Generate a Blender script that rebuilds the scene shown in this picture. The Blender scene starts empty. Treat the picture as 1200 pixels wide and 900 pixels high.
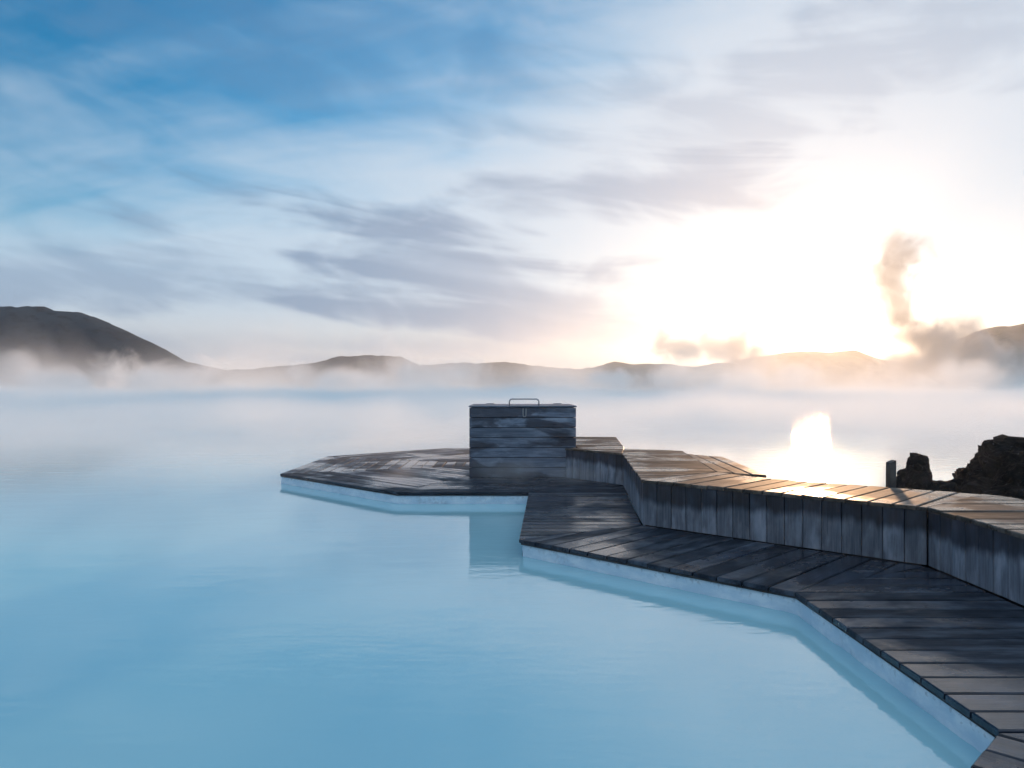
import bpy, math, random
from mathutils import Vector, Matrix, noise
random.seed(7)
S = bpy.context.scene
COL = S.collection
R = math.radians

# ------------------------------------------------------------------ camera
EYE = 1.67
cd = bpy.data.cameras.new('camera')
cam = bpy.data.objects.new('camera', cd); COL.objects.link(cam)
cam.location = (0, 0, EYE); cam.rotation_euler = (R(90), 0, 0)
cd.sensor_width = 36; cd.lens = 27; cd.shift_y = 5 / 1200
cd.clip_start = .05; cd.clip_end = 20000
S.camera = cam

# ------------------------------------------------------------------ light
SUN_EL, SUN_AZ = R(4.8), R(21.3)          # azimuth from +Y towards +X
sdir = Vector((math.sin(SUN_AZ) * math.cos(SUN_EL), math.cos(SUN_AZ) * math.cos(SUN_EL), math.sin(SUN_EL)))
sl = bpy.data.lights.new('sun', 'SUN'); sl.energy = 5.0; sl.angle = R(2.5); sl.color = (1, .58, .31)
so = bpy.data.objects.new('sun', sl); COL.objects.link(so)
so.rotation_euler = sdir.to_track_quat('Z', 'Y').to_euler()
S.view_settings.view_transform = 'Standard'; S.view_settings.look = 'None'
S.view_settings.exposure = 0.1; S.view_settings.gamma = 1


class NT:
    """small helper for writing node trees"""
    def __init__(s, tree): s.t = tree; tree.nodes.clear()
    def n(s, kind, **kw):
        nd = s.t.nodes.new(kind)
        for k, v in kw.items(): setattr(nd, k, v)
        return nd
    def put(s, sock, v):
        if hasattr(v, 'is_output') or isinstance(v, bpy.types.NodeSocket): s.t.links.new(v, sock)
        elif v is not None: sock.default_value = v
    def math(s, op, a, b=None, c=None, clamp=False):
        nd = s.n('ShaderNodeMath', operation=op, use_clamp=clamp)
        for i, v in enumerate((a, b, c)):
            if v is not None: s.put(nd.inputs[i], v)
        return nd.outputs[0]
    def vec(s, op, a, b=None):
        nd = s.n('ShaderNodeVectorMath', operation=op)
        s.put(nd.inputs[0], a)
        if b is not None: s.put(nd.inputs[1], b)
        return nd.outputs['Value'] if op in ('DOT_PRODUCT', 'LENGTH') else nd.outputs[0]
    def noise(s, vec, scale, detail=4, rough=.5, dist=0, lac=2):
        nd = s.n('ShaderNodeTexNoise')
        s.put(nd.inputs['Vector'], vec)
        for k, v in (('Scale', scale), ('Detail', detail), ('Roughness', rough), ('Distortion', dist), ('Lacunarity', lac)):
            s.put(nd.inputs[k], v)
        return nd.outputs['Fac']
    def ramp(s, fac, a, b, lo=0, hi=1, smooth=True):
        nd = s.n('ShaderNodeMapRange', interpolation_type='SMOOTHSTEP' if smooth else 'LINEAR')
        for i, v in enumerate((fac, a, b, lo, hi)): s.put(nd.inputs[i], v)
        return nd.outputs[0]
    def mix(s, fac, a, b, op='MIX'):
        nd = s.n('ShaderNodeMix', data_type='RGBA', blend_type=op, clamp_factor=True)
        s.put(nd.inputs[0], fac); s.put(nd.inputs[6], col(a)); s.put(nd.inputs[7], col(b))
        return nd.outputs[2]
    def scale(s, vec, v3):
        nd = s.n('ShaderNodeMapping'); s.put(nd.inputs[0], vec); nd.inputs['Scale'].default_value = v3
        return nd.outputs[0]


def col(c):
    return (*c, 1) if isinstance(c, tuple) and len(c) == 3 else c


# ------------------------------------------------------------------ sky
world = bpy.data.worlds.new('World'); S.world = world; world.use_nodes = True
w = NT(world.node_tree)
d = w.n('ShaderNodeTexCoord').outputs['Generated']
sky = w.n('ShaderNodeTexSky', sky_type='NISHITA', sun_disc=False, sun_elevation=SUN_EL, sun_rotation=SUN_AZ,
          altitude=0, air_density=1.0, dust_density=.6, ozone_density=6.0)
xyz = w.n('ShaderNodeSeparateXYZ'); w.put(xyz.inputs[0], d)
dz = w.math('MAXIMUM', xyz.outputs[2], 0.0)
cosn = w.math('MAXIMUM', w.vec('DOT_PRODUCT', d, tuple(sdir)), 0.0)
g_wide = w.math('POWER', cosn, 9.0)
g_core = w.math('POWER', cosn, 1400.0)
az = w.math('ARCTAN2', xyz.outputs[0], xyz.outputs[1])
el = w.math('ARCSINE', xyz.outputs[2])
# cloud sheet: directions laid on a curved ceiling, stretched into streaks
inv = w.math('DIVIDE', 1.0, w.math('ADD', dz, .16))
flat = w.n('ShaderNodeCombineXYZ')
w.put(flat.inputs[0], w.math('MULTIPLY', xyz.outputs[0], inv)); w.put(flat.inputs[1], w.math('MULTIPLY', xyz.outputs[1], inv))
rot = w.n('ShaderNodeMapping'); w.put(rot.inputs[0], flat.outputs[0])
rot.inputs['Rotation'].default_value = (0, 0, R(30)); rot.inputs['Scale'].default_value = (.55, 1.25, 1)
rot.inputs['Location'].default_value = (3.1, 1.7, 0)
cl1 = w.noise(rot.outputs[0], 1.0, 5, .48, .7)
cl2 = w.noise(w.scale(rot.outputs[0], (.5, 1.5, 1)), 2.1, 5, .5, 1.0)
dens = w.math('ADD', w.math('MULTIPLY', cl1, .62), w.math('MULTIPLY', cl2, .38))
wis = w.math('SUBTRACT', dens, .5)
lay = w.n('ShaderNodeCombineXYZ')
w.put(lay.inputs[0], w.math('MULTIPLY', az, 2.4)); w.put(lay.inputs[1], w.math('ADD', w.math('MULTIPLY', el, 17.0), w.math('MULTIPLY', az, 2.0)))
w.put(lay.inputs[2], w.math('MULTIPLY', xyz.outputs[1], .6))
stria = w.math('SUBTRACT', w.noise(lay.outputs[0], 1.2, 4, .5, .8), .5)
soft = w.math('SUBTRACT', w.noise(w.scale(lay.outputs[0], (1.6, .5, 1)), 1.5, 4, .5, .8), .5)
rag_n = w.math('ADD', w.math('MULTIPLY', stria, .8), w.math('MULTIPLY', soft, .9))


def streak(u0, v0, a, b, tilt, rag):
    """soft cloud bar at azimuth u0, elevation v0 (radians), ragged by the cloud noise"""
    du, dv = w.math('SUBTRACT', az, u0), w.math('SUBTRACT', el, v0)
    c, s = math.cos(tilt), math.sin(tilt)
    p = w.math('ADD', w.math('MULTIPLY', du, c / a), w.math('MULTIPLY', dv, s / a))
    q = w.math('ADD', w.math('MULTIPLY', du, -s / b), w.math('MULTIPLY', dv, c / b))
    e = w.math('ADD', w.math('MULTIPLY', p, p), w.math('MULTIPLY', q, q))
    return w.ramp(w.math('SUBTRACT', e, w.math('MULTIPLY', rag_n, rag)), -.6, 1.9, 1, 0)


def total(vals):
    r = vals[0]
    for k in vals[1:]: r = w.math('MAXIMUM', r, k)
    return r


dark = total([streak(-.09, .165, .30, .050, -.16, 8), streak(.04, .098, .32, .034, -.05, 7), w.math('MULTIPLY', streak(.17, .255, .20, .035, .06, 8), .8),
              w.math('MULTIPLY', streak(-.58, .125, .34, .035, .0, 7), .7), w.math('MULTIPLY', streak(-.25, .045, .60, .024, 0, 3), .8),
              w.math('MULTIPLY', streak(.36, .36, .30, .06, .10, 8), .45), w.math('MULTIPLY', streak(-.30, .43, .50, .06, -.2, 9), .3)])
gap = streak(-.58, .60, .85, .40, .10, 1.0)          # the blue break in the cloud, upper left
cover = w.ramp(w.math('SUBTRACT', w.math('ADD', w.math('ADD', w.math('MULTIPLY', wis, 1.35), w.math('MULTIPLY', stria, .30)), w.math('ADD', w.math('ADD', .86, w.ramp(el, .04, .30, .35, 0)), w.math('MULTIPLY', g_wide, .5))), w.math('MULTIPLY', gap, 1.22)), .0, 1.0)
thin_c = w.mix(g_wide, (5.2, 6.4, 7.6), (7.1, 7.3, 7.9))
thin_c = w.mix(w.math('MULTIPLY', w.ramp(el, .0, .14, 1, 0), .75), thin_c, (6.6, 5.7, 5.4))
thick_c = w.mix(g_wide, (1.9, 2.9, 4.4), (3.2, 3.9, 5.2))
clear = w.mix(1.0, sky.outputs[0], (1.5, 3.0, 2.2), 'MULTIPLY')
base = w.mix(w.math('MULTIPLY', cover, .94), clear, thin_c)
base = w.mix(w.math('MULTIPLY', w.math('MULTIPLY', dark, w.ramp(stria, -.25, .1, .65, 1)), .84), base, thick_c)
# glare of the low sun in thin cloud, spread sideways along the horizon
gu, gv = w.math('DIVIDE', w.math('SUBTRACT', az, SUN_AZ), .165), w.math('DIVIDE', w.math('SUBTRACT', el, .07), .058)
ge = w.math('SUBTRACT', w.math('ADD', w.math('MULTIPLY', gu, gu), w.math('MULTIPLY', gv, gv)), w.math('MULTIPLY', wis, 1.6))
halo = w.math('MULTIPLY', w.math('POWER', 2.718, w.math('MULTIPLY', w.math('MAXIMUM', ge, 0.0), -1.2)), w.math('SUBTRACT', 1.0, w.math('MULTIPLY', dark, .93)))
glow = w.mix(halo, (0, 0, 0), (3.8, 3.2, 2.1))
core = w.mix(g_core, (0, 0, 0), (45.0, 34.0, 18.0))
tot = w.mix(1.0, w.mix(1.0, base, glow, 'ADD'), core, 'ADD')
bg = w.n('ShaderNodeBackground'); w.put(bg.inputs[0], tot); bg.inputs[1].default_value = .10
world.cycles.sampling_method = 'MANUAL'; world.cycles.sample_map_resolution = 512
out = w.n('ShaderNodeOutputWorld'); w.put(out.inputs[0], bg.outputs[0])

# ------------------------------------------------------------------ render
S.render.engine = 'CYCLES'
cy = S.cycles
cy.use_denoising = True
cy.max_bounces = 8; cy.volume_bounces = 4; cy.transparent_max_bounces = 8
cy.volume_step_rate = 1.0; cy.volume_max_steps = 128
cy.caustics_reflective = False; cy.caustics_refractive = False
cy.sample_clamp_indirect = 6
cy.use_adaptive_sampling = True; cy.adaptive_threshold = .02; cy.adaptive_min_samples = 24


# ------------------------------------------------------------------ materials
def material(name):
    m = bpy.data.materials.new(name); m.use_nodes = True
    t = NT(m.node_tree)
    o = t.n('ShaderNodeOutputMaterial')
    p = t.n('ShaderNodeBsdfPrincipled'); t.put(o.inputs['Surface'], p.outputs[0])
    return m, t, p, o


def bump(t, p, height, strength, dist):
    b = t.n('ShaderNodeBump'); t.put(b.inputs['Height'], height)
    b.inputs['Strength'].default_value = strength; b.inputs['Distance'].default_value = dist
    t.put(p.inputs['Normal'], b.outputs[0])


def wood(name, dark, mid, pale, wet_dark, wet_lo, wet_hi, r_dry, r_wet, wet_scale, tint=.35, drips=None, spec=(.25, .5)):
    """weathered boards: grain along the board's own X, damp patches in place"""
    m, t, p, o = material(name)
    tc = t.n('ShaderNodeTexCoord').outputs['Object']
    pos = t.n('ShaderNodeNewGeometry').outputs['Position']
    rnd = t.n('ShaderNodeObjectInfo').outputs['Random']
    sh = t.n('ShaderNodeCombineXYZ')
    t.put(sh.inputs[0], t.math('MULTIPLY', rnd, 37.0)); t.put(sh.inputs[1], t.math('MULTIPLY', rnd, 91.0)); t.put(sh.inputs[2], t.math('MULTIPLY', rnd, 13.0))
    v = t.vec('ADD', tc, sh.outputs[0])
    g1 = t.noise(t.scale(v, (1.3, 26, 26)), 1.6, 6, .62, .5)
    g2 = t.noise(t.scale(v, (2.2, 110, 110)), 1.2, 4, .6, .2)
    bl = t.noise(t.scale(v, (1.0, 3.0, 3.0)), 2.2, 4, .6)
    grain = t.math('ADD', t.math('MULTIPLY', g1, .6), t.math('MULTIPLY', g2, .4))
    c = t.mix(t.ramp(grain, .34, .66), dark, mid)
    c = t.mix(t.ramp(bl, .42, .72), c, pale)
    br = t.math('ADD', 1 - tint, t.math('MULTIPLY', rnd, 2 * tint))
    k = t.n('ShaderNodeCombineColor')
    for i in range(3): t.put(k.inputs[i], br)
    c = t.mix(1.0, c, k.outputs[0], 'MULTIPLY')
    wn = t.math('ADD', t.noise(t.scale(pos, wet_scale), 1.0, 5, .58, .4), t.math('MULTIPLY', t.math('SUBTRACT', rnd, .5), .16))
    wet = t.ramp(wn, wet_lo, wet_hi)
    if drips:                                   # damp run-down below the seat edge, ragged lower end
        z0, z1 = drips
        sp = t.n('ShaderNodeSeparateXYZ'); t.put(sp.inputs[0], pos)
        run = t.noise(t.scale(pos, (7, 7, .25)), 1.0, 4, .65)
        run2 = t.noise(t.scale(pos, (.9, .9, .1)), 1.0, 2, .5)
        lim = t.math('ADD', t.math('MULTIPLY', t.math('ADD', t.math('MULTIPLY', run, .55), t.math('MULTIPLY', run2, .75)), z1 - z0), z0 - .02)
        dr = t.ramp(t.math('SUBTRACT', sp.outputs[2], lim), -.05, .05)
        wet = t.math('MAXIMUM', t.math('MULTIPLY', wet, .6), t.math('MULTIPLY', dr, .92))
    c = t.mix(wet, c, t.mix(1.0, c, wet_dark, 'MULTIPLY'))
    t.put(p.inputs['Base Color'], c)
    rr = t.mix(wet, (r_dry,) * 3, (r_wet,) * 3)
    bw = t.n('ShaderNodeRGBToBW'); t.put(bw.inputs[0], rr)
    t.put(p.inputs['Roughness'], t.math('ADD', bw.outputs[0], t.math('MULTIPLY', t.math('SUBTRACT', g1, .5), .22)))
    t.put(p.inputs['Specular IOR Level'], t.ramp(wet, 0, 1, spec[0], spec[1], False))
    bump(t, p, t.math('ADD', grain, t.math('MULTIPLY', wet, -.15)), .55, .004)
    return m


M = {}
M['deck'] = wood('deck_wood', (.011, .016, .025), (.036, .048, .070), (.078, .098, .132), (.36, .41, .50), .42, .62, .55, .13, (.8, .8, .8), .36, spec=(.03, .45))
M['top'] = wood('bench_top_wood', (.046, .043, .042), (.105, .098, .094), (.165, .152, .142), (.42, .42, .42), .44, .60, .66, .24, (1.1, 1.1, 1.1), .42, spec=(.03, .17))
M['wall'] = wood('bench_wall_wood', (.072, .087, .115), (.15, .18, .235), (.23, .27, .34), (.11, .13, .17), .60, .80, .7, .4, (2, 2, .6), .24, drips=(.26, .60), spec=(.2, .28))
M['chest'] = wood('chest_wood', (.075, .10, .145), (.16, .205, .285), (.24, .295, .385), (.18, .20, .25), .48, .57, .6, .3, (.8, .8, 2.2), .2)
M['edge'] = wood('edge_wood', (.012, .013, .016), (.028, .030, .036), (.055, .058, .064), (.5, .5, .5), .45, .6, .6, .35, (2, 2, 2), .2)

m, t, p, o = material('silica_crust')
pos = t.n('ShaderNodeNewGeometry').outputs['Position']
n1 = t.noise(t.scale(pos, (3, 3, 7)), 1.5, 6, .6); n2 = t.noise(pos, 26, 4, .6)
spz = t.n('ShaderNodeSeparateXYZ'); t.put(spz.inputs[0], pos)
c = t.mix(t.ramp(n1, .35, .7), (.42, .57, .70), (.60, .71, .80))
n4 = t.noise(t.scale(pos, (1.1, 1.1, 2)), 1.0, 5, .6)
sc = t.math('MAXIMUM', t.math('MULTIPLY', t.ramp(n2, .54, .62), t.ramp(t.math('ADD', spz.outputs[2], t.math('MULTIPLY', n1, .12)), .10, .17)), t.math('MULTIPLY', t.ramp(n4, .54, .66), t.math('MULTIPLY', t.ramp(n2, .42, .58), .7)))
c = t.mix(t.math('MULTIPLY', sc, .42), c, (.14, .19, .25))
t.put(p.inputs['Base Color'], c); p.inputs['Roughness'].default_value = .7
bump(t, p, t.math('ADD', n1, t.math('MULTIPLY', n2, .4)), .7, .012); M['silica'] = m

m, t, p, o = material('brushed_steel')
p.inputs['Base Color'].default_value = (.30, .32, .35, 1); p.inputs['Metallic'].default_value = 1
pos = t.n('ShaderNodeNewGeometry').outputs['Position']
t.put(p.inputs['Roughness'], t.math('ADD', .28, t.math('MULTIPLY', t.noise(pos, 40, 3), .25))); M['steel'] = m

m, t, p, o = material('lava_rock')
pos = t.n('ShaderNodeNewGeometry').outputs['Position']
n1 = t.noise(pos, 2.2, 6, .6); n2 = t.noise(pos, 14, 6, .65); n3 = t.noise(pos, 55, 3, .6)
c = t.mix(t.ramp(n1, .4, .65), (.008, .0085, .010), (.021, .021, .023))
c = t.mix(t.math('MULTIPLY', t.ramp(n2, .62, .74), .5), c, (.16, .18, .21))
t.put(p.inputs['Base Color'], c); p.inputs['Roughness'].default_value = .82; p.inputs['Specular IOR Level'].default_value = .12
bump(t, p, t.math('ADD', n2, t.math('MULTIPLY', n3, .5)), .9, .05); M['lava'] = m
m, t, p, o = material('rusty_rock')
pos = t.n('ShaderNodeNewGeometry').outputs['Position']
n2 = t.noise(pos, 14, 6, .65)
t.put(p.inputs['Base Color'], t.mix(t.ramp(n2, .35, .7), (.035, .029, .027), (.075, .062, .056))); p.inputs['Roughness'].default_value = .85
bump(t, p, n2, .9, .05); M['rust_rock'] = m

m, t, p, o = material('hill_ground')
pos = t.n('ShaderNodeNewGeometry').outputs['Position']
n1 = t.noise(pos, .018, 7, .62); n2 = t.noise(pos, .14, 6, .65)
c = t.mix(t.ramp(n1, .38, .64), (.012, .020, .033), (.036, .048, .062))
c = t.mix(t.ramp(n2, .50, .66), c, (.009, .013, .019))
t.put(p.inputs['Base Color'], c); p.inputs['Roughness'].default_value = .95; p.inputs['Specular IOR Level'].default_value = .05
bump(t, p, n2, .8, 2.5); M['hill'] = m

m, t, p, o = material('milky_water')
pos = t.n('ShaderNodeNewGeometry').outputs['Position']
c = t.mix(t.ramp(t.noise(pos, .16, 3, .5), .35, .65), (.30, .60, .72), (.34, .64, .75))
t.put(p.inputs['Base Color'], c)
p.inputs['IOR'].default_value = 1.75; p.inputs['Roughness'].default_value = .04
w1 = t.noise(t.scale(pos, (.55, 1.5, 1)), 2.1, 3, .5, .3); w2 = t.noise(t.scale(pos, (.6, 1.4, 1)), 9, 3, .55, .3)
patch = t.ramp(t.noise(t.scale(pos, (.12, .2, 1)), 1, 2), .35, .65, .35, 1)
bump(t, p, t.math('MULTIPLY', patch, t.math('ADD', w1, t.math('MULTIPLY', w2, .4))), .6, .0075); M['water'] = m


# ------------------------------------------------------------------ builders
def link(name, me, mat, parent=None):
    ob = bpy.data.objects.new(name, me); COL.objects.link(ob)
    if mat is not None and not me.materials: me.materials.append(M[mat] if isinstance(mat, str) else mat)
    if parent: ob.parent = parent
    return ob


def tag(o, label=None, cat=None, group=None, kind=None):
    for k, v in (('label', label), ('category', cat), ('group', group), ('kind', kind)):
        if v: o[k] = v
    return o


def empty(name, loc, label, cat, group=None):
    e = bpy.data.objects.new(name, None); COL.objects.link(e); e.location = loc; e.empty_display_size = .2
    return tag(e, label, cat, group)


def clip(poly, n, c):
    """keep the part of a convex polygon with p.n <= c"""
    res = []
    for i in range(len(poly)):
        a, b = poly[i], poly[(i + 1) % len(poly)]
        da, db = a.dot(n) - c, b.dot(n) - c
        if da <= 0: res.append(a)
        if (da < 0 < db) or (db < 0 < da): res.append(a + (b - a) * (da / (da - db)))
    return res


def area(poly):
    return .5 * sum(poly[i].x * poly[(i + 1) % len(poly)].y - poly[(i + 1) % len(poly)].x * poly[i].y for i in range(len(poly)))


def clean(poly, eps=.006):
    r = []
    for q in poly:
        if not r or (q - r[-1]).length > eps: r.append(q)
    if len(r) > 1 and (r[0] - r[-1]).length <= eps: r.pop()
    return r


def inset(poly, dist):
    res = []
    for i in range(len(poly)):
        a, b, c = poly[i - 1], poly[i], poly[(i + 1) % len(poly)]
        e1, e2 = (b - a).normalized(), (c - b).normalized()
        n1, n2 = Vector((-e1.y, e1.x)), Vector((-e2.y, e2.x))
        bis = n1 + n2
        k = max(bis.length_squared / 2, .18)
        res.append(b + bis * (dist / k))
    return res


def slab_mesh(name, poly, z0, z1, ch=0.0):
    """prism of a CCW polygon with chamfered top edge"""
    n = len(poly); vs = [(q.x, q.y, z0) for q in poly]
    if ch: vs += [(q.x, q.y, z1 - ch) for q in poly] + [(q.x, q.y, z1) for q in inset(poly, ch)]
    else: vs += [(q.x, q.y, z1) for q in poly]
    k = len(vs) // n
    fs = [tuple(reversed(range(n))), tuple(range((k - 1) * n, k * n))]
    for r in range(k - 1):
        for i in range(n):
            j = (i + 1) % n
            fs.append((r * n + i, r * n + j, (r + 1) * n + j, (r + 1) * n + i))
    me = bpy.data.meshes.new(name); me.from_pydata(vs, [], fs); me.update()
    return me


def planks(parent, pts, z, direction, pitch, mat, thick=.034, gap=.016, start=None, name='plank', wob=.0025):
    """lay boards running along `direction` over a convex polygon; each board is an object of its own"""
    poly = [Vector(q) for q in pts]
    if area(poly) < 0: poly.reverse()
    u = Vector(direction).normalized(); n = Vector((-u.y, u.x))
    lo, hi = min(q.dot(n) for q in poly), max(q.dot(n) for q in poly)
    count = max(1, round((hi - lo) / pitch)) if start is None else 10 ** 6
    step = (hi - lo) / count if start is None else pitch
    a = lo if start is None else start
    k = 0
    L = parent.location
    while a < hi - .02 and k < 400:
        g = gap * random.uniform(.75, 1.3)
        q = clip(clip(poly, n, a + step - g / 2), -n, -(a + g / 2))
        q = clean(q)
        a += step; k += 1
        if len(q) < 3 or abs(area(q)) < .004: continue
        c = sum(q, Vector((0, 0))) / len(q)
        ang = math.atan2(u.y, u.x)
        rm = Matrix.Rotation(-ang, 2)
        loc = [rm @ (v - c) for v in q]
        me = slab_mesh(name, loc, -thick, 0, .007)
        ob = link(name, me, mat, parent)
        ob.location = (c.x - L.x, c.y - L.y, z - L.z + random.uniform(-wob, wob))
        ob.rotation_euler = (random.gauss(0, .004), random.gauss(0, .0008), ang)


def prism(name, pts, z0, z1, mat, parent, ch=0.0):
    poly = [Vector(q) for q in pts]
    if area(poly) < 0: poly.reverse()
    L = parent.location
    me = slab_mesh(name, [q - Vector((L.x, L.y)) for q in poly], z0 - L.z, z1 - L.z, ch)
    return link(name, me, mat, parent)


def board_wall(parent, a, b, z0, z1, pitch, mat, thick=.028, gap=.006, name='wall_board', side=1):
    """upright boards along a->b; outer face on the line, thickness towards the inside (left of a->b if side=1)"""
    a, b = Vector(a), Vector(b)
    Ln = (b - a).length; u = (b - a) / Ln; n = Vector((-u.y, u.x)) * side
    count = max(1, round(Ln / pitch)); s = Ln / count
    L = parent.location
    for i in range(count):
        wd = s - gap * random.uniform(.7, 1.4); h = z1 - z0
        q = [Vector((0, -wd / 2)), Vector((h, -wd / 2)), Vector((h, wd / 2)), Vector((0, wd / 2))]
        me = slab_mesh(name, q, 0, thick, .004)
        ob = link(name, me, mat, parent)
        c = a + u * (s * (i + .5)) + n * (thick + random.uniform(-.003, .003))
        out = -n
        X, Z = Vector((0, 0, 1)), Vector((out.x, out.y, 0)); Y = Z.cross(X)
        mt = Matrix((X, Y, Z)).transposed().to_4x4(); mt.translation = (c.x - L.x, c.y - L.y, z0 - L.z)
        ob.matrix_local = mt


def strip(parent, a, b, z0, z1, thick, mat, name, side=1):
    """one long board on edge along a->b, outer face on the line"""
    a, b = Vector(a), Vector(b); u = (b - a).normalized(); n = Vector((-u.y, u.x)) * side
    L = parent.location; ln = (b - a).length
    q = [Vector((-ln / 2, -thick)), Vector((ln / 2, -thick)), Vector((ln / 2, 0)), Vector((-ln / 2, 0))]
    if side == 1: q = [v + Vector((0, thick)) for v in q]
    me = slab_mesh(name, q, z0 - L.z, z1 - L.z, .004)
    ob = link(name, me, mat, parent); c = (a + b) / 2
    ob.location = (c.x - L.x, c.y - L.y, 0); ob.rotation_euler = (0, 0, math.atan2(u.y, u.x))
    return ob


def tube(name, path, rad, mat, parent, seg=10):
    L = parent.location if parent else Vector((0, 0, 0))
    pts = [Vector(q) - L for q in path]; vs = []; fs = []
    for i, q in enumerate(pts):
        tn = (pts[min(i + 1, len(pts) - 1)] - pts[max(i - 1, 0)]).normalized()
        x = tn.orthogonal().normalized() if i == 0 else (x - tn * x.dot(tn)).normalized()
        y = tn.cross(x)
        for k in range(seg):
            an = 2 * math.pi * k / seg; vs.append(q + (x * math.cos(an) + y * math.sin(an)) * rad)
    for i in range(len(pts) - 1):
        for k in range(seg):
            fs.append((i * seg + k, i * seg + (k + 1) % seg, (i + 1) * seg + (k + 1) % seg, (i + 1) * seg + k))
    fs += [tuple(reversed(range(seg))), tuple(range((len(pts) - 1) * seg, len(pts) * seg))]
    me = bpy.data.meshes.new(name); me.from_pydata([tuple(v) for v in vs], [], fs)
    for f in me.polygons: f.use_smooth = True
    return link(name, me, mat, parent)


# ------------------------------------------------------------------ water and land
def disc(name, r0, r1, z, seg, mat):
    vs = [(r1 * math.cos(2 * math.pi * i / seg), r1 * math.sin(2 * math.pi * i / seg), z) for i in range(seg)]
    me = bpy.data.meshes.new(name); me.from_pydata(vs, [], [tuple(range(seg))]); me.update()
    return link(name, me, mat)


tag(disc('water', 0, 420, 0, 96, 'water'), kind='structure')


def fbm(x, y, s, seed=0, o=5):
    return noise.fractal(Vector((x * s + seed, y * s - seed, seed * .37)), 1.0, 2.0, o)


def lava_field():
    rs = [250 * (1400 / 250) ** (i / 46) for i in range(47)]; na = 240
    vs = []; fs = []
    for i, r in enumerate(rs):
        for k in range(na):
            a = 2 * math.pi * k / na; x, y = r * math.cos(a), r * math.sin(a)
            h = -1.5 + min(1, i / 6) * 2.2 + fbm(x, y, .02, 3) * 1.6 + fbm(x, y, .006, 9) * 4 * min(1, i / 12)
            if i == 0: h = -3
            vs.append((x, y, h))
    for i in range(len(rs) - 1):
        for k in range(na):
            j = (k + 1) % na
            fs.append((i * na + k, i * na + j, (i + 1) * na + j, (i + 1) * na + k))
    me = bpy.data.meshes.new('lava_field'); me.from_pydata(vs, [], fs); me.update()
    tag(link('lava_field', me, 'hill'), kind='structure')


lava_field()


def hill(crest, depth, half, seed, rough=1.0, nt=46):
    """ridge whose crest runs through (x, z) metres at the given depth; half = half width along the view"""
    x0, x1 = crest[0][0], crest[-1][0]; nx = max(40, int((x1 - x0) / 2.4))
    vs = []; fs = []
    for i in range(nx + 1):
        x = x0 + (x1 - x0) * i / nx
        for (xa, za), (xb, zb) in zip(crest, crest[1:]):
            if xa <= x <= xb: f = (x - xa) / (xb - xa); zc = za + (zb - za) * f; break
        zc += (fbm(x, 0, .05, seed) * 1.2 + fbm(x, 3, .25, seed) * .6) * rough
        for k in range(nt + 1):
            s = -1 + 2 * k / nt
            y = depth + s * half
            pr = max(0, 1 - abs(s) ** 1.35) ** 1.15
            z = -2 + (zc + 2) * pr + (fbm(x, y * .35, .045, seed + 5) * 4.2 + fbm(x, y, .13, seed + 8) * 1.6) * rough * (1 - pr ** 6) * pr ** .5
            vs.append((x + fbm(x, y, .02, seed + 2) * 4 * (1 - pr), y, z))
    for i in range(nx):
        for k in range(nt):
            q = i * (nt + 1) + k
            fs.append((q, q + nt + 1, q + nt + 2, q + 1))
    me = bpy.data.meshes.new('hill'); me.from_pydata(vs, [], fs); me.update()
    for f in me.polygons: f.use_smooth = True
    tag(link('hill', me, 'hill'), kind='structure')


hill([(-520, 22), (-430, 40), (-360, 48), (-299, 50), (-276, 50), (-267, 47.5), (-255, 46), (-240, 41.5), (-225, 35), (-210, 27), (-195, 18), (-175, 13), (-150, 8), (-110, 0)], 450, 130, 11)
hill([(-330, 0), (-240, 14), (-200, 17), (-156, 21.5), (-130, 26), (-108, 27.5), (-87, 26), (-72, 19.5), (-43, 21), (-14, 22.5), (14, 19), (43, 18), (90, 10), (140, 0)], 600, 120, 23)
hill([(-30, 0), (10, 9), (29, 13), (50, 15), (64, 18), (71, 17), (98, 16.5), (113, 15.5), (130, 17), (148, 21), (164, 23), (180, 24), (200, 24.5), (215, 25), (228, 20), (250, 16.5), (300, 16), (340, 17), (420, 12), (500, 0)], 480, 110, 37)
hill([(30, 0), (55, 5), (72, 8), (90, 5), (104, 0)], 330, 40, 51, .6)
hill([(215, 0), (232, 22), (248, 31.5), (260, 34.5), (276, 36.5), (310, 38), (370, 34), (450, 20), (540, 0)], 410, 90, 67)

def crust(parent, pts, z0, z1):
    """knobbly silica coat on a base wall: a fine strip pushed in and out by a centimetre"""
    L = parent.location; path = []
    for a, b in zip(pts, pts[1:]):
        a, b = Vector(a), Vector(b); n = max(2, int((b - a).length / .022))
        path += [a + (b - a) * (i / n) for i in range(n)]
    path.append(Vector(pts[-1])); nz = 11; vs = []; fs = []
    for i, q in enumerate(path):
        tn = (path[min(i + 2, len(path) - 1)] - path[max(i - 2, 0)]).normalized(); nr = Vector((tn.y, -tn.x))
        for k in range(nz):
            z = z0 + (z1 - z0) * k / (nz - 1)
            v = Vector((q.x, q.y, z))
            d = .006 + noise.fractal(v * 9, 1, 2, 4) * .006 + noise.fractal(v * 2.2, 1, 2, 2) * .006 + max(0, .05 - abs(z - .01)) * .16 * (1 + noise.noise(v * 5))
            if k == nz - 1: d = -.01
            vs.append((q.x + nr.x * d - L.x, q.y + nr.y * d - L.y, z - L.z))
    for i in range(len(path) - 1):
        for k in range(nz - 1):
            q = i * nz + k; fs.append((q, q + nz, q + nz + 1, q + 1))
    me = bpy.data.meshes.new('silica_coat'); me.from_pydata(vs, [], fs); me.update()
    for f in me.polygons: f.use_smooth = True
    return link('silica_coat', me, 'silica', parent)


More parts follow.
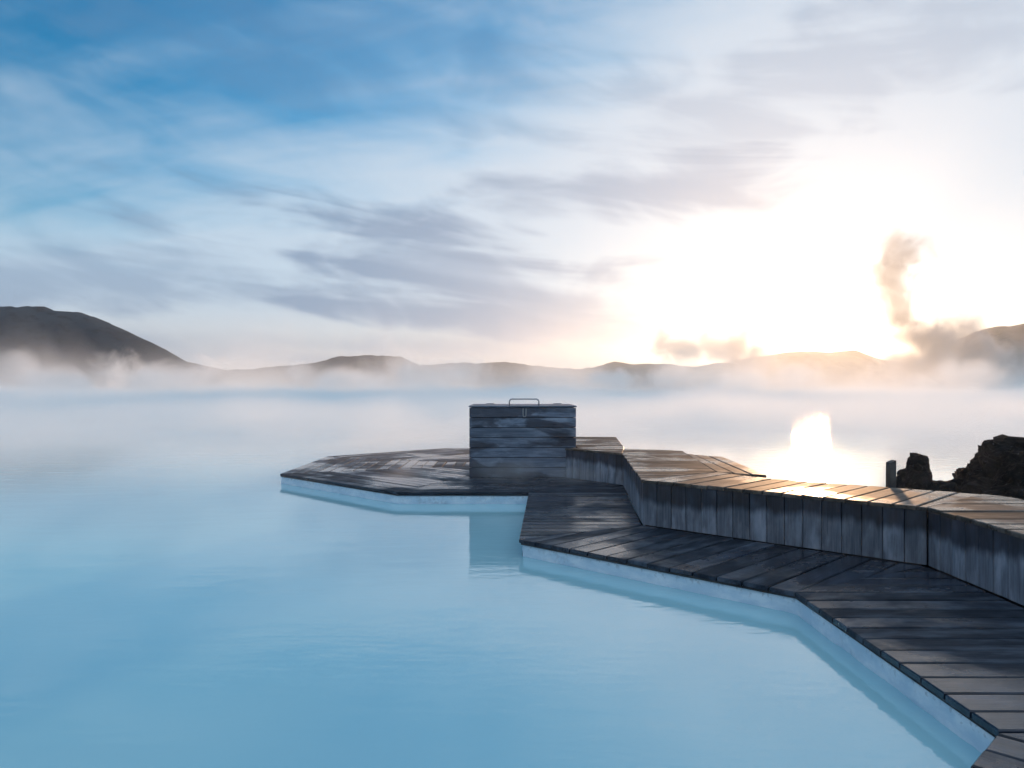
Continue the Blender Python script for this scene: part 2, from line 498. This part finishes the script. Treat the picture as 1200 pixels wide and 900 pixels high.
# ------------------------------------------------------------------ island platform (octagon of mitred boards)
DZ = .17
ic, ir = Vector((.05, 15.2)), 4.13
oct_ = [ic + Vector((math.cos(R(22.5 + 45 * i)), math.sin(R(22.5 + 45 * i)))) * (ir / math.cos(R(22.5))) for i in range(8)]
isl = empty('island_platform', (ic.x, ic.y, 0), 'octagonal platform of dark wet boards standing in the pool under the wooden chest', 'platform')
for i in range(8):
    a, b = oct_[i], oct_[(i + 1) % 8]
    planks(isl, [ic, a, b], DZ, b - a, .20, 'deck')
s_in = (ir - .03) / ir
inn = [ic + (q - ic) * s_in for q in oct_]
prism('base_wall', inn, -.7, .128, 'silica', isl)
prism('gap_shade_sheet', [ic + (q - ic) * ((ir - .07) / ir) for q in oct_], .120, .133, 'edge', isl)  # dark sheet added over the pale base so the board gaps look shaded
crust(isl, [inn[i % 8] for i in (4, 5, 6)] + [Vector((.3, inn[6].y))], -.12, .128)
crust(isl, [inn[3], inn[4]], -.12, .128)
for i in range(8):
    strip(isl, ic + (oct_[i] - ic) * ((ir - .012) / ir), ic + (oct_[(i + 1) % 8] - ic) * ((ir - .012) / ir), .118, .134, .016, 'edge', 'edge_board')

# ------------------------------------------------------------------ lower boardwalk
walk = empty('boardwalk', (1.8, 6.5, 0), 'low boardwalk of dark wet boards bending along the pool below the raised bench', 'boardwalk')
A, B, C, D_ = (.07, 7.63), (2.08, 5.67), (2.135, 3.36), (2.12, 3.27)
fA, fB, fC = (1.42, 8.41), (3.49, 6.47), (3.53, 2.0)
planks(walk, [A, fA, (1.645, 11.045), (.24, 11.045)], DZ, (1, 0), .20, 'deck')
planks(walk, [A, B, fB, fA], DZ, (1.46, 1.5), .215, 'deck')
planks(walk, [B, C, (3.515, 3.36), fB], DZ, (1, 0), .205, 'deck')
planks(walk, [(2.12, 3.35), (-.9, .33), (.55, -1.1), (3.52, 1.87), (3.52, 3.35)], DZ, (1, -1), .205, 'deck')
prism('base_wall', [(.115, 7.64), (2.11, 5.69), (2.165, 3.36), (-.87, .33), (.55, -1.07), (3.6, 1.95), (3.6, 6.5), (1.5, 8.45), (1.68, 11.1), (.27, 11.1)], -.7, .126, 'silica', walk)
prism('gap_shade_sheet', [(.17, 7.66), (2.15, 5.72), (2.21, 3.35), (-.83, .33), (.55, -1.0), (3.55, 1.98), (3.55, 6.46), (1.46, 8.43), (1.64, 11.04), (.32, 11.04)], .119, .132, 'edge', walk)  # same added dark sheet, standing in for shade between the boards
crust(walk, [(.27, 11.1), (.115, 7.64)], -.12, .126)
crust(walk, [(.115, 7.64), (2.04, 5.758), (2.085, 5.71), (2.11, 5.665), (2.115, 5.60), (2.165, 3.36)], -.12, .126)
crust(walk, [(2.165, 3.36), (-.87, .33)], -.12, .126)
for a, b in (((.088, 7.63), (.255, 11.06)), ((.088, 7.632), (2.094, 5.672)), ((2.094, 5.67), (2.149, 3.352)), ((2.135, 3.345), (-.888, .33))):
    strip(walk, a, b, .116, .134, .018, 'edge', 'edge_board', side=-1 if a[0] == .088 and b[0] < 1 else 1)

# ------------------------------------------------------------------ raised bench
BZ = .67
bench = empty('raised_bench', (2.4, 8.5, DZ), 'raised wooden bench with pale board top and upright board sides running beside the boardwalk', 'bench')
Mp = [(1.42, 8.41), (2.45, 9.2), (2.73, 12.3), (1.86, 12.75), (1.70, 11.84)]
Cp = [(2.45, 9.2), (2.93, 8.85), (3.08, 11.2), (2.66, 11.7)]
Dp = [(1.42, 8.41), (3.49, 6.47), (4.45, 7.27), (2.85, 8.5), (2.45, 9.2)]
Ep = [(3.49, 6.47), (3.53, 2.0), (4.62, 2.0), (4.58, 7.08), (4.45, 7.27)]
Np = [(.89, 12.86), (1.70, 11.84), (1.86, 12.75), (1.92, 13.2), (1.11, 13.25), (1.11, 12.88)]
Op = [(1.11, 13.25), (1.92, 13.2), (2.14, 15.8), (1.11, 15.9)]
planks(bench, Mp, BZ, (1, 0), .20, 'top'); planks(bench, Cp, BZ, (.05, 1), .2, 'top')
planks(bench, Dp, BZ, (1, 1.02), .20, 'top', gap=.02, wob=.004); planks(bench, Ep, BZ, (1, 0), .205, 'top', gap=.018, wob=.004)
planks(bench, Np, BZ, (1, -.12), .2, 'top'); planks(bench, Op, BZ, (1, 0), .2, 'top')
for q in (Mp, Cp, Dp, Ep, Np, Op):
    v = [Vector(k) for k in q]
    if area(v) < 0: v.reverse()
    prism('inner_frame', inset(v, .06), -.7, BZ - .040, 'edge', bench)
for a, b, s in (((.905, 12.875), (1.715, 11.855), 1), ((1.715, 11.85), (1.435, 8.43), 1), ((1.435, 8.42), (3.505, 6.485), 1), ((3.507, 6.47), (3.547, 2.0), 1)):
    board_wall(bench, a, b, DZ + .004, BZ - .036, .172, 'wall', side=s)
for a, b in (((4.565, 2.0), (4.525, 7.06)), ((4.40, 7.27), (2.83, 8.47)), ((2.90, 8.87), (3.05, 11.18)), ((3.04, 11.2), (2.66, 11.66)), ((2.69, 12.28), (1.88, 12.7)), ((1.89, 13.2), (2.10, 15.78))):
    strip(bench, a, b, -.7, BZ - .049, .03, 'edge', 'back_board')

# ------------------------------------------------------------------ chest
X0, X1, Y0, Y1, T = -.717, 1.075, 12.9, 14.4, 1.352
chest = empty('wooden_chest', ((X0 + X1) / 2, (Y0 + Y1) / 2, DZ), 'tall wooden chest of horizontal boards with a metal handle on its lid', 'chest')
nb = 7; bh = (T - DZ - .006) / nb
cl = chest.location


def hboard(a, b, z0, z1, mat, name, thick=.03):
    """horizontal board on edge, grain along a->b"""
    a, b = Vector(a), Vector(b); ln = (b - a).length; u = (b - a) / ln; h = z1 - z0
    q = [Vector((-ln / 2, 0)), Vector((ln / 2, 0)), Vector((ln / 2, h)), Vector((-ln / 2, h))]
    me = slab_mesh(name, q, -thick, 0, .006); ob = link(name, me, mat, chest)
    Xa, Ya = Vector((u.x, u.y, 0)), Vector((0, 0, 1)); Za = Xa.cross(Ya)
    mt = Matrix((Xa, Ya, Za)).transposed().to_4x4(); c = (a + b) / 2
    mt.translation = (c.x - cl.x, c.y - cl.y, z0 - cl.z); ob.matrix_local = mt
    return ob


for i in range(nb):
    z0 = DZ + .004 + i * bh; z1 = z0 + bh - .009; j = random.uniform(-.003, .003)
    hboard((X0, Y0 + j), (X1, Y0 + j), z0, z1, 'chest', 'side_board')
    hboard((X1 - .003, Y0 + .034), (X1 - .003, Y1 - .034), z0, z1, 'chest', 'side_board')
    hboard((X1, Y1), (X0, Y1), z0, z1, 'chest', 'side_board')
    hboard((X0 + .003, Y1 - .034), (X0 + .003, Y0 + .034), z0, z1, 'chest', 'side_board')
prism('inner_frame', [(X0 + .04, Y0 + .04), (X1 - .04, Y0 + .04), (X1 - .04, Y1 - .04), (X0 + .04, Y1 - .04)], DZ + .004, T - .012, 'edge', chest)
lid = prism('lid', [(X0 - .012, Y0 - .012), (X1 + .012, Y0 - .012), (X1 + .012, Y1 + .012), (X0 - .012, Y1 + .012)], T, T + .026, 'chest', chest, .008)
hx, hy = -.055 + .01, Y0 + .10
path = [(hx, hy, T + .02)]
for k in range(7): an = math.pi * (1 - k / 12); path.append((hx + .05 + .05 * math.cos(an), hy, T + .085 + .05 * math.sin(an)))
hx2 = hx + .50
for k in range(7): an = math.pi * (.5 - k / 12); path.append((hx2 - .05 + .05 * math.cos(an), hy, T + .085 + .05 * math.sin(an)))
path.append((hx2, hy, T + .02))
tube('handle', path, .011, 'steel', chest)
zl = T - .16
tube('latch', [(.185, Y0 - .014, T - .02), (.185, Y0 - .018, zl + .02), (.197, Y0 - .018, zl), (.223, Y0 - .018, zl), (.235, Y0 - .018, zl + .02), (.235, Y0 - .014, T - .02)], .008, 'steel', chest, 8)
for hxx in (-.40, .84):
    q = [(hxx - .07, Y1 - .30), (hxx + .07, Y1 - .30), (hxx + .07, Y1 - .10), (hxx - .07, Y1 - .10)]
    hg = prism('hinge', q, T + .028, T + .042, 'steel', chest, .004)

# ------------------------------------------------------------------ post
pm = slab_mesh('post', [Vector((-.035, -.035)), Vector((.035, -.035)), Vector((.035, .035)), Vector((-.035, .035))], -.9, .90, .0)
for v in pm.vertices:
    if v.co.z > .8: v.co.z += v.co.x * .35
post = tag(link('post', pm, 'edge'), 'short dark square post sticking up behind the bench', 'post'); post.location = (3.99, 8.1, 0)
post.rotation_euler = (0, R(.6), R(12))


# ------------------------------------------------------------------ lava rocks
def rock(name, pts, seed, mat, label, group=None, amp=.12, sub=5):
    """rock from stacked outlines: pts = [(z, cx, cy, rx, ry)]"""
    vs = []; fs = []; na = 130; nz = 90
    zs = [q[0] for q in pts]
    def at(z):
        for q, r in zip(pts, pts[1:]):
            if q[0] <= z <= r[0]:
                f = (z - q[0]) / (r[0] - q[0]); return [a + (b - a) * f for a, b in zip(q, r)]
        return pts[-1]
    for i in range(nz + 1):
        z = zs[0] + (zs[-1] - zs[0]) * i / nz
        _, cx, cy_, rx, ry = at(z)
        for k in range(na):
            a = 2 * math.pi * k / na
            x, y = cx + rx * math.cos(a), cy_ + ry * math.sin(a)
            pv = Vector((x, y, z))
            cell = noise.voronoi(pv * 3.4 + Vector((seed, 0, 0)))[0]
            dsp = (fbm(x + z, y - z, 1.6, seed) * .6 + (abs(noise.fractal(pv * 4, 1, 2, 5)) - .3) * .7 + noise.fractal(pv * 22, .8, 2, 3) * .12 + (cell[1] - cell[0] - .3) * .7) * amp
            vs.append((x + math.cos(a) * dsp, y + math.sin(a) * dsp, z + dsp * 1.0 * (i / nz) + noise.noise(pv * 8) * amp * .3 * (i / nz)))
    for i in range(nz):
        for k in range(na):
            j = (k + 1) % na
            fs.append((i * na + k, i * na + j, (i + 1) * na + j, (i + 1) * na + k))
    top = [vs[nz * na + k] for k in range(na)]
    c = [sum(v[q] for v in top) / na for q in range(3)]; vs.append((c[0], c[1], c[2] + amp * .2))
    for k in range(na): fs.append((nz * na + k, nz * na + (k + 1) % na, len(vs) - 1))
    me = bpy.data.meshes.new(name); me.from_pydata(vs, [], fs); me.update()
    return tag(link(name, me, mat), label, 'rock', group)


G = 'lava rocks behind the bench'
rock('lava_rock', [(-.6, 5.22, 10, .62, .5), (.25, 5.24, 10, .34, .36), (.40, 5.24, 10, .22, .24), (.56, 5.24, 10, .17, .2), (.60, 5.28, 10, .13, .15), (.74, 5.30, 10, .10, .13), (.80, 5.30, 10, .085, .1)], 3,
     'lava', 'narrow dark lava pinnacle beside the square post', G, .07)
rock('lava_rock', [(-.6, 7.2, 10.2, 1.85, 1.3), (.2, 7.2, 10.2, 1.52, 1.0), (.42, 7.2, 10.2, 1.32, .95), (.62, 7.2, 10.2, 1.06, .85), (.68, 7.2, 10.2, .98, .8), (.84, 7.22, 10.2, .95, .75), (.93, 7.25, 10.2, .86, .6), (.97, 7.25, 10.2, .6, .4)], 8,
     'lava', 'large rugged dark lava boulder at the right edge of the picture', G, .15)
rock('lava_rock', [(.80, 6.95, 9.95, .26, .2), (.93, 6.95, 9.95, .22, .17), (1.04, 6.96, 9.95, .19, .13)], 15, 'rust_rock', 'small brown block lying on top of the large lava boulder', G, .05)
rock('lava_rock', [(-.6, 5.68, 10.2, .6, .5), (.2, 5.68, 10.2, .42, .35), (.40, 5.66, 10.2, .25, .2), (.43, 5.65, 10.2, .12, .1)], 21, 'lava', 'low jagged lava rock between the pinnacle and the large boulder', G, .08)


# ------------------------------------------------------------------ air, mist, steam
def volume_material(name, dens_fn, g=.3, color=(1, 1, 1)):
    m = bpy.data.materials.new(name); m.use_nodes = True; t = NT(m.node_tree)
    o = t.n('ShaderNodeOutputMaterial'); v = t.n('ShaderNodeVolumePrincipled')
    v.inputs['Color'].default_value = (*color, 1); v.inputs['Anisotropy'].default_value = g
    t.put(v.inputs['Density'], dens_fn(t)); t.put(o.inputs['Volume'], v.outputs[0])
    return m


def box(name, lo, hi, mat):
    x0, y0, z0 = lo; x1, y1, z1 = hi
    me = slab_mesh(name, [Vector((x0, y0)), Vector((x1, y0)), Vector((x1, y1)), Vector((x0, y1))], z0, z1)
    me.materials.append(mat)
    return link(name, me, None)


def bank_density(dmax, z_near, z_far, sx, y0, y1, fade, lo=.36, hi=.66, floor=.12, thin=.25, sides=(1, 1)):
    """billowing layer: its ragged top rises from z_near to z_far with distance"""
    def f(t):
        pos = t.n('ShaderNodeNewGeometry').outputs['Position']
        sp = t.n('ShaderNodeSeparateXYZ'); t.put(sp.inputs[0], pos)
        n1 = t.noise(t.scale(pos, (1, .7, .5)), sx, 4, .6, .8)
        n0 = t.noise(t.scale(pos, (1, .6, 0)), sx * .3, 2, .5)
        nn = t.math('ADD', t.math('MULTIPLY', n1, .58), t.math('MULTIPLY', n0, .42))
        zt = t.ramp(sp.outputs[1], y0, y1, z_near, z_far, False)
        hgt = t.math('MULTIPLY', zt, t.ramp(nn, lo, hi, floor, 1.0))
        fall = t.math('POWER', t.ramp(t.math('DIVIDE', sp.outputs[2], hgt), 0.0, 1.0, 1, 0, False), 2.2)
        near = t.ramp(sp.outputs[1], y0, y0 + fade)
        far = t.ramp(sp.outputs[1], y1 - fade, y1, 1, 0)
        far = t.math('MULTIPLY', far, t.ramp(sp.outputs[0], -14, 10, sides[0], sides[1]))
        return t.math('MULTIPLY', t.math('MULTIPLY', fall, t.math('MULTIPLY', near, far)), t.math('MULTIPLY', dmax, t.ramp(n1, .34, .66, thin, 1.6)))
    return f


tag(box('mist', (-360, 36, .01), (360, 300, 42), volume_material('mist_bank', bank_density(.016, 8, 42, .034, 36, 300, 60, .42, .62, .12), .26)),
    'white bank of mist lying over the far shore below the hills', 'mist', kind='stuff')
tag(box('mist', (-110, 8, .012), (110, 130, 3.6), volume_material('pool_steam', bank_density(.30, 1.35, 3.6, .13, 8, 130, 28, .36, .66, .45, .6, (1.35, .8)), .22)),
    'thin low steam drifting over the pool', 'mist', kind='stuff')


def puff_density(d0, ns, lo, hi, k=.75):
    def f(t):
        tc = t.n('ShaderNodeTexCoord').outputs['Object']; pos = t.n('ShaderNodeNewGeometry').outputs['Position']
        r = t.vec('LENGTH', tc)
        n1 = t.noise(pos, ns, 7, .66, 1.2)
        edge = t.ramp(r, .1, 1.0, 1, 0, False)
        return t.math('MULTIPLY', d0, t.ramp(t.math('ADD', n1, t.math('MULTIPLY', t.math('SUBTRACT', edge, .5), k)), lo, hi))
    return f


def ball(name):
    vs = []; fs = []; nu, nv = 14, 9
    vs.append((0, 0, -1))
    for i in range(1, nv):
        a = math.pi * i / nv
        for k in range(nu): vs.append((math.sin(a) * math.cos(2 * math.pi * k / nu), math.sin(a) * math.sin(2 * math.pi * k / nu), -math.cos(a)))
    vs.append((0, 0, 1)); e = len(vs) - 1
    for k in range(nu):
        j = (k + 1) % nu; fs.append((0, 1 + j, 1 + k)); fs.append((e, e - nu + k, e - nu + j))
        for i in range(nv - 2): q = 1 + i * nu; fs.append((q + k, q + j, q + nu + j, q + nu + k))
    me = bpy.data.meshes.new(name); me.from_pydata(vs, [], fs); me.update(); return me


pv = volume_material('plume_steam', puff_density(.20, .105, .43, .76, .5), .0, (.66, .65, .66))
pm_ = ball('puff'); pm_.materials.append(pv)


def plume(name, base, puffs, label, mesh=pm_):
    e = empty(name, base, label, 'steam', None)
    for x, y, z, rx, rz in puffs:
        ob = link('puff', mesh, None, e); ob.location = (x - base[0], y - base[1], z - base[2]); ob.scale = (rx * 1.15, rx, rz * 1.1)


Y = 300
def px(x, y, rx, rz, dy=0):        # metres at 300 m depth from bearing and rise
    D = Y + dy; return ((x - 600) / 900 * D, D, EYE + (455 - y) / 900 * D, rx / 900 * D, rz / 900 * D)


plume('steam_plume', (162, Y, 0), [px(1060, 294, 44, 36), px(1046, 318, 36, 34, 2), px(1046, 342, 32, 34), px(1054, 364, 34, 34, 1), px(1066, 386, 40, 36, 3), px(1085, 404, 50, 38), px(1118, 400, 60, 50, 6), px(1150, 415, 50, 34, 2), px(1085, 428, 90, 30, -4)],
      'tall brownish plume of steam rising into the glare right of the sun')
plume('steam_plume', (66, Y, 0), [px(778, 402, 24, 28), px(802, 410, 34, 24), px(826, 402, 24, 28, 4), px(848, 412, 36, 26), px(870, 402, 26, 34, 3), px(886, 420, 50, 28)],
      'low ragged puffs of steam over the hills left of the sun')
sv = volume_material('drift_steam', puff_density(.15, .13, .45, .68, .5), .25)
sm = ball('puff'); sm.materials.append(sv); Y = 95
plume('drifting_steam', (-9, Y, 0), [px(505, 440, 62, 34), px(470, 424, 34, 30, 6), px(545, 432, 40, 34, -6), px(400, 446, 80, 24, 10), px(350, 432, 36, 26, 14)],
      'ragged white steam lifting off the water in front of the middle hill', sm)
plume('drifting_steam', (-45, Y, 0), [px(200, 446, 90, 30, 4), px(120, 436, 54, 38, 12), px(60, 448, 80, 30, -8), px(250, 428, 40, 30, 16), px(20, 430, 40, 34, 8)],
      'ragged white steam lifting off the water at the foot of the dark left hill', sm)
plume('drifting_steam', (20, Y, 0), [px(720, 444, 70, 22, 6), px(800, 440, 50, 26, -4), px(870, 446, 60, 22, 10), px(930, 438, 44, 24, 14), px(1130, 440, 70, 30, 4)],
      'warm glowing steam over the water below the sun', sm)
wv = volume_material('wisp_steam', puff_density(.26, 1.4, .40, .8), .2)
wm = ball('puff'); wm.materials.append(wv)
plume('steam_wisp', (.2, 12.2, DZ), [(-.1, 12.25, .36, 1.15, .30), (1.0, 11.9, .32, .8, .24), (-1.6, 12.0, .3, .9, .2)], 'faint wisp of steam drifting over the boards in front of the chest', wm)

tag(box('haze', (-1450, -1450, -4), (1450, 1450, 72), volume_material('haze_air', lambda t: .00022, .78, (.82, .92, 1))), 'pale haze filling the air over the pool and hills', 'haze', kind='stuff')
